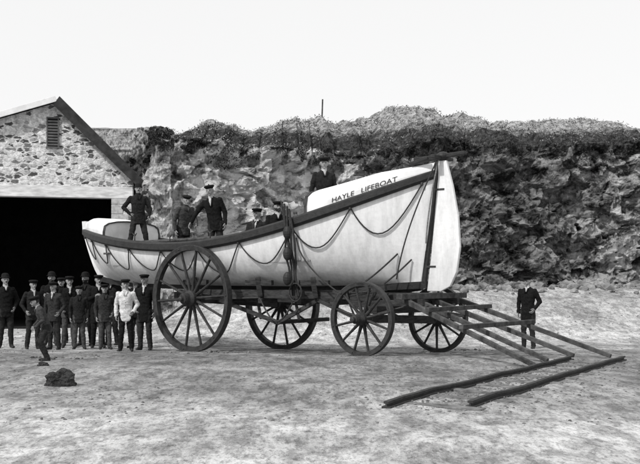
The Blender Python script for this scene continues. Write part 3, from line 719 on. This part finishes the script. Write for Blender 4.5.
    rm=ob.modifiers.new('r','REMESH'); rm.mode='VOXEL'; rm.voxel_size=.0125; rm.use_smooth_shade=True
    sm=ob.modifiers.new('s','SMOOTH'); sm.factor=.4; sm.iterations=1
    bpy.context.view_layer.update()
    m2=bpy.data.meshes.new_from_object(ob.evaluated_get(bpy.context.evaluated_depsgraph_get()))
    bpy.data.objects.remove(ob); bpy.data.meshes.remove(me)
    nv=len(m2.vertices); co=np.empty(nv*3); m2.vertices.foreach_get('co',co); co=co.reshape(-1,3)
    no=np.empty(nv*3); m2.vertices.foreach_get('normal',no); no=no.reshape(-1,3)
    def labels(P):
        best=np.full(len(P),1e9); lab=np.zeros(len(P),int)
        for a,b,ra,rb,l in segs:
            a=np.array(a);b=np.array(b);d=b-a; t=np.clip(((P-a)@d)/(d@d+1e-9),0,1); dist=np.linalg.norm(P-(a+t[:,None]*d),axis=1)-(ra+(rb-ra)*t)
            k=dist<best; best[k]=dist[k]; lab[k]=l
        return lab
    vl=labels(co)
    for i in range(nv):
        if vl[i] in (0,1):
            p=co[i]; d=.011*noise.noise(Vector((p[0]*8+seed,p[1]*8,p[2]*13)))+.006*noise.noise(Vector((p[0]*20,p[1]*20+seed,p[2]*34)))
            co[i]+=no[i]*d
    npf=len(m2.polygons)
    m2.vertices.foreach_set('co',co.ravel()); m2.update()
    fc=np.empty(npf*3); m2.polygons.foreach_get('center',fc); fc=fc.reshape(-1,3); fl=labels(fc)
    Ri=np.array(Rl.inverted()); pv=np.array(piv); ul=(fc-pv)@Ri.T+pv
    Rhi=np.array(Rh.inverted()); hl=((fc-np.array(hd))@Rhi.T)/headk
    tt=(fl==0); vz=1.38 if rnd.random()<.6 else 1.30
    if shirt:
        v=(tt|(fl==2))&(ul[:,1]<-.04)&(ul[:,2]>vz)&(np.abs(ul[:,0])<.004+.040*(ul[:,2]-vz)/(1.46-vz))&(ul[:,2]<1.54); fl[v]=3
        fl[(fl==2)&(ul[:,2]<1.515)&(hl[:,2]<-.1)]=3
    else: fl[(fl==2)&(ul[:,2]<1.54)]=0
    if belt: fl[tt&(np.abs(ul[:,2]-1.02)<.03)]=6
    h=fl==9; fl[h]=2
    fl[h&((hl[:,2]>.045)|((hl[:,1]>.012)&(hl[:,2]>-.07)))]=5
    if beard: fl[h&(hl[:,2]<-.035)&(hl[:,1]<.03)&~((np.abs(hl[:,0])<.018)&(np.abs(hl[:,2]+.06)<.006))]=5
    m3=MB(); m3.v=[tuple(c) for c in co]; m3.f=[tuple(p.vertices) for p in m2.polygons]; m3.m=[int(q) for q in fl]
    bpy.data.meshes.remove(m2)
    for sx in (-1,1): ellipsoid(m3,HP((sx*.031,-.088,.008)),(.013,.008,.008),8,6,7,rot=Rh)
    if not beard: ellipsoid(m3,HP((0,-.1005,-.060)),(.021,.004,.004),8,5,7,rot=Rh)
    if name!='boy' and name!='child' and (beard or rnd.random()<.5): ellipsoid(m3,HP((0,-.104,-.044)),(.03,.010,.009),10,5,5,rot=Rh)
    for el,wr,sx,k in hands:
        d=(wr-el).normalized(); 
        if k=='down': d=(d+Vector((0,-.1,-.4))).normalized()
        inn=Rl@Vector((-sx,0,0)); n=(inn-d*inn.dot(d))
        if n.length<.3: n=Rl@Vector((0,0,-1)); n=n-d*n.dot(d)
        n.normalize(); s=d.cross(n).normalized()
        if s.dot(Rl@Vector((0,-1,0)))<0: s=-s
        if k in('folded','lap') or abs(s.y)<.3: 
            s2=Vector((0,0,1))-d*d.z; 
            if s2.length>.3: s=s2.normalized(); n=d.cross(s); n*= 1 if n.y>0 else -1
        capsule(m3,wr-d*.03,wr+d*.015,.029,.030,10,2)
        for q in range(4):
            o=s*((1.5-q)*.019); L=(.072,.080,.076,.060)[q]; base=wr+d*.01+o*.8; kn=wr+d*.085+o
            capsule(m3,base,kn,.0145,.0125,8,2)
            p1=kn+(d*.9+n*.25).normalized()*L*.45; p2=p1+(d*.65+n*.75).normalized()*L*.32; p3=p2+(d*.3+n*.95).normalized()*L*.25
            capsule(m3,kn,p1,.0105,.0095,8,2); capsule(m3,p1,p2,.0095,.0085,8,2); capsule(m3,p2,p3,.0085,.0075,8,2)
        tb=wr+d*.025+s*.028; t1=tb+(d*.7+s*.65+n*.3).normalized()*.042; t2=t1+(d*.9+s*.15+n*.35).normalized()*.034
        capsule(m3,wr+s*.012,tb,.016,.015,8,2); capsule(m3,tb,t1,.014,.0115,8,2); capsule(m3,t1,t2,.0115,.0085,8,2)
    for sx in (-1,1):
        beam(m3,U((sx*.050,-.085,1.475)),U((sx*.014,-.134,vz-.02)),.035,.012,0)
    def hr(z,rx,ry,cy=0,n=24): return [HP((rx*math.cos(2*math.pi*j/n),cy+ry*math.sin(2*math.pi*j/n),z)) for j in range(n)]
    if hat=='cap':
        loft(m3,[hr(.040,.080,.100),hr(.066,.088,.108),hr(.084,.108,.128,-.008),hr(.100,.112,.130,-.010),hr(.116,.098,.112,-.006),hr(.124,.05,.06)],6)
        loft(m3,[[HP((.07*math.cos(a),-.075-.06*math.sin(a),.047-.012*math.sin(a)+dz)) for a in np.linspace(0,math.pi,11)] for dz in (-.004,.006)],6)
    elif hat=='bowler':
        loft(m3,[hr(.050,.105,.135),hr(.058,.118,.145),hr(.064,.116,.143),hr(.060,.088,.108),hr(.10,.087,.106),hr(.135,.078,.095),hr(.158,.055,.068),hr(.166,.02,.025)],6)
    elif hat=='sou':
        loft(m3,[hr(.038,.11,.145,.02),hr(.048,.11,.14,.02),hr(.062,.09,.11),hr(.10,.086,.105),hr(.13,.07,.085),hr(.145,.03,.04)],6)
    elif hat=='tam':
        loft(m3,[hr(.045,.080,.100),hr(.065,.09,.11),hr(.085,.115,.130),hr(.105,.115,.13),hr(.122,.08,.09),hr(.128,.02,.02)],6); ellipsoid(m3,HP((0,0,.135)),(.016,.016,.014),8,6,6)
    else:
        loft(m3,[hr(.055,.080,.09,.012),hr(.09,.072,.085,.01),hr(.115,.05,.06,.005),hr(.124,.015,.02,.0)],5)
    for zz in (1.20,1.12,1.04): ellipsoid(m3,U((.01,-.130 if zz>1.1 else -.126,zz)),(.008,.006,.008),6,4,6)
    mats=[coat,trous,M_skin,M_shirt,M_shoe,M_hair,hatm or M_hat,M_eye]
    o=m3.obj(name,mats,smooth=True,fix=False); o.location=(x,y,z); o.rotation_euler=(0,0,R(face)); o.scale=(sc,sc,sc); return o
def gperson(name,px,D,face,**k):
    x=(px-320)*D/F; return person(name,x,D,g(x,D)-.005,face,**k)
W=M_coats
gperson('man',6,21.2,25,H=1.72,arms=('down','pocket'),hat='bowler',coat=W[0],seed=1)
gperson('man',33,20.8,32,H=1.60,arms=('pocket','down'),hat='cap',coat=W[1],seed=3,hyaw=10)
gperson('man',51,22.3,15,H=1.80,arms=('folded','folded'),hat='bowler',coat=W[0],seed=4,beard=True,shirt=False)
gperson('boy',54,20.0,-10,H=1.50,arms=('down','pocket'),hat='cap',coat=W[2],seed=5,trous=M_trous[1])
gperson('man',69,21.3,22,H=1.68,arms=('pocket','pocket'),hat='cap',coat=W[0],seed=6)
gperson('man',86,22.0,-8,H=1.76,arms=('behind','behind'),hat='bowler',coat=W[1],seed=7,beard=True,shirt=False)
gperson('boy',79,20.1,14,H=1.40,arms=('down','down'),hat='tam',coat=W[1],seed=8,shirt=False)
gperson('man',98,21.2,18,H=1.71,arms=('lapel','down'),hat='cap',coat=W[0],seed=9,hem=.6)
gperson('man',112,22.2,-14,H=1.78,arms=('pocket','down'),hat='bowler',coat=W[1],seed=10)
gperson('boy',105,19.7,20,H=1.42,arms=('down','pocket'),hat='cap',coat=W[2],seed=11,hyaw=-12,shirt=False)
gperson('boy',126,18.4,4,H=1.47,arms=('down','pocket'),hat='cap',coat=M_white,trous=M_trous[0],seed=12,shirt=True,headk=1.04)
gperson('man',136,21.2,-15,H=1.70,arms=('down','down'),hat='cap',coat=W[0],seed=13)
gperson('man',145,19.35,-8,H=1.63,arms=('pocket','down'),hat='cap',coat=W[0],seed=14,hyaw=-8,hem=.66)
gperson('man',61,23.4,8,H=1.70,hat='cap',coat=W[1],seed=15,shirt=False)
gperson('child',46,14.4,-62,H=1.06,arms=('lap','lap'),legs='bent',lean=22,hpitch=-8,hat='cap',coat=W[3],trous=M_trous[1],seed=16,headk=1.15)
gperson('man',528,21.0,-35,H=1.68,arms=('down','pocket'),hat='cap',coat=W[0],trous=M_trous[1],seed=17,hem=.62)
def bperson(name,s,t,z,face,**k):
    p=bw(s,t,z); return person(name,p.x,p.y,z,face,**k)
bperson('lifeboat_crewman',-2.98,-.15,zgun(-2.95)-.28,18,H=1.62,arms=('hip','hang'),legs='apart',hat='sou',coat=W[1],trous=M_trous[1],seed=18,shirt=False,belt=True,custom={'hang':((.30,-.02,1.14),(.25,-.14,.93))})
bperson('lifeboat_crewman',-1.5,-.1,1.58,35,H=1.58,arms=('down','fwd'),lean=14,hat='tam',coat=W[3],seed=19,shirt=False,custom={'fwd':((.25,-.15,1.15),(.16,-.36,1.08))})
bperson('lifeboat_crewman',-.28,-.3,1.575,-12,H=1.72,arms=('reach','down'),lean=6,side=-8,hyaw=10,hat='tam',coat=W[0],seed=20,custom={'reach':((-.36,-.08,1.22),(-.50,-.16,1.02))})
bperson('lifeboat_crewman',.74,-.1,zgun(.3)-.14-.83*.96,-20,H=1.68,arms=('lap','lap'),legs='sit',hem=.84,hat='cap',coat=W[1],seed=21)
bperson('lifeboat_crewman',1.25,-.05,zgun(1.3)-.14-.83*.97,10,H=1.70,arms=('lap','lap'),legs='sit',hem=.84,hat='cap',coat=W[0],seed=22,beard=True)
bperson('coxswain',2.40,.05,1.90+.08,10,H=1.72,arms=('down','down'),hat='cap',coat=W[1],seed=23,hyaw=-10,shirt=True)
mb=MB(); beam(mb,bw(2.4,-.7,1.955),bw(2.4,.7,1.955),.34,.04); mb.obj('steering_platform',[M_pole],LB)

# ---------------------------------------------------------------- light & camera
sd=Vector((-.52,-.58,.78)).normalized()
el=math.asin(sd.z); az=math.atan2(sd.x,sd.y)
w=bpy.data.worlds.new('World'); scene.world=w; w.use_nodes=True; nt=w.node_tree
bg=nt.nodes['Background']; sk=nt.nodes.new('ShaderNodeTexSky'); sk.sky_type='NISHITA'; sk.sun_disc=False; sk.sun_elevation=el; sk.sun_rotation=az
sk.dust_density=1.0
hs=nt.nodes.new('ShaderNodeHueSaturation'); hs.inputs['Saturation'].default_value=.02
nt.links.new(sk.outputs[0],hs.inputs['Color'])
mxn=nt.nodes.new('ShaderNodeMix'); mxn.data_type='RGBA'; mxn.inputs[0].default_value=.85; mxn.inputs[7].default_value=(6.5,6.5,6.5,1)  # thin white overcast veil
nt.links.new(hs.outputs[0],mxn.inputs[6]); nt.links.new(mxn.outputs[2],bg.inputs['Color']); bg.inputs['Strength'].default_value=.15
sl_=bpy.data.lights.new('sun','SUN'); sl_.energy=3.2; sl_.angle=R(2); sl_.color=(1,.99,.98)
so=bpy.data.objects.new('sun',sl_); so.rotation_euler=sd.to_track_quat('Z','Y').to_euler(); COL.objects.link(so)
cam=bpy.data.cameras.new('camera'); cam.sensor_width=36; cam.lens=36*F/640; cam.shift_y=45/640; cam.clip_end=6000
co_=bpy.data.objects.new('camera',cam); co_.location=(0,0,CZ); co_.rotation_euler=(R(90),0,0); COL.objects.link(co_); scene.camera=co_
scene.view_settings.view_transform='Standard'; scene.view_settings.look='None'; scene.view_settings.exposure=0
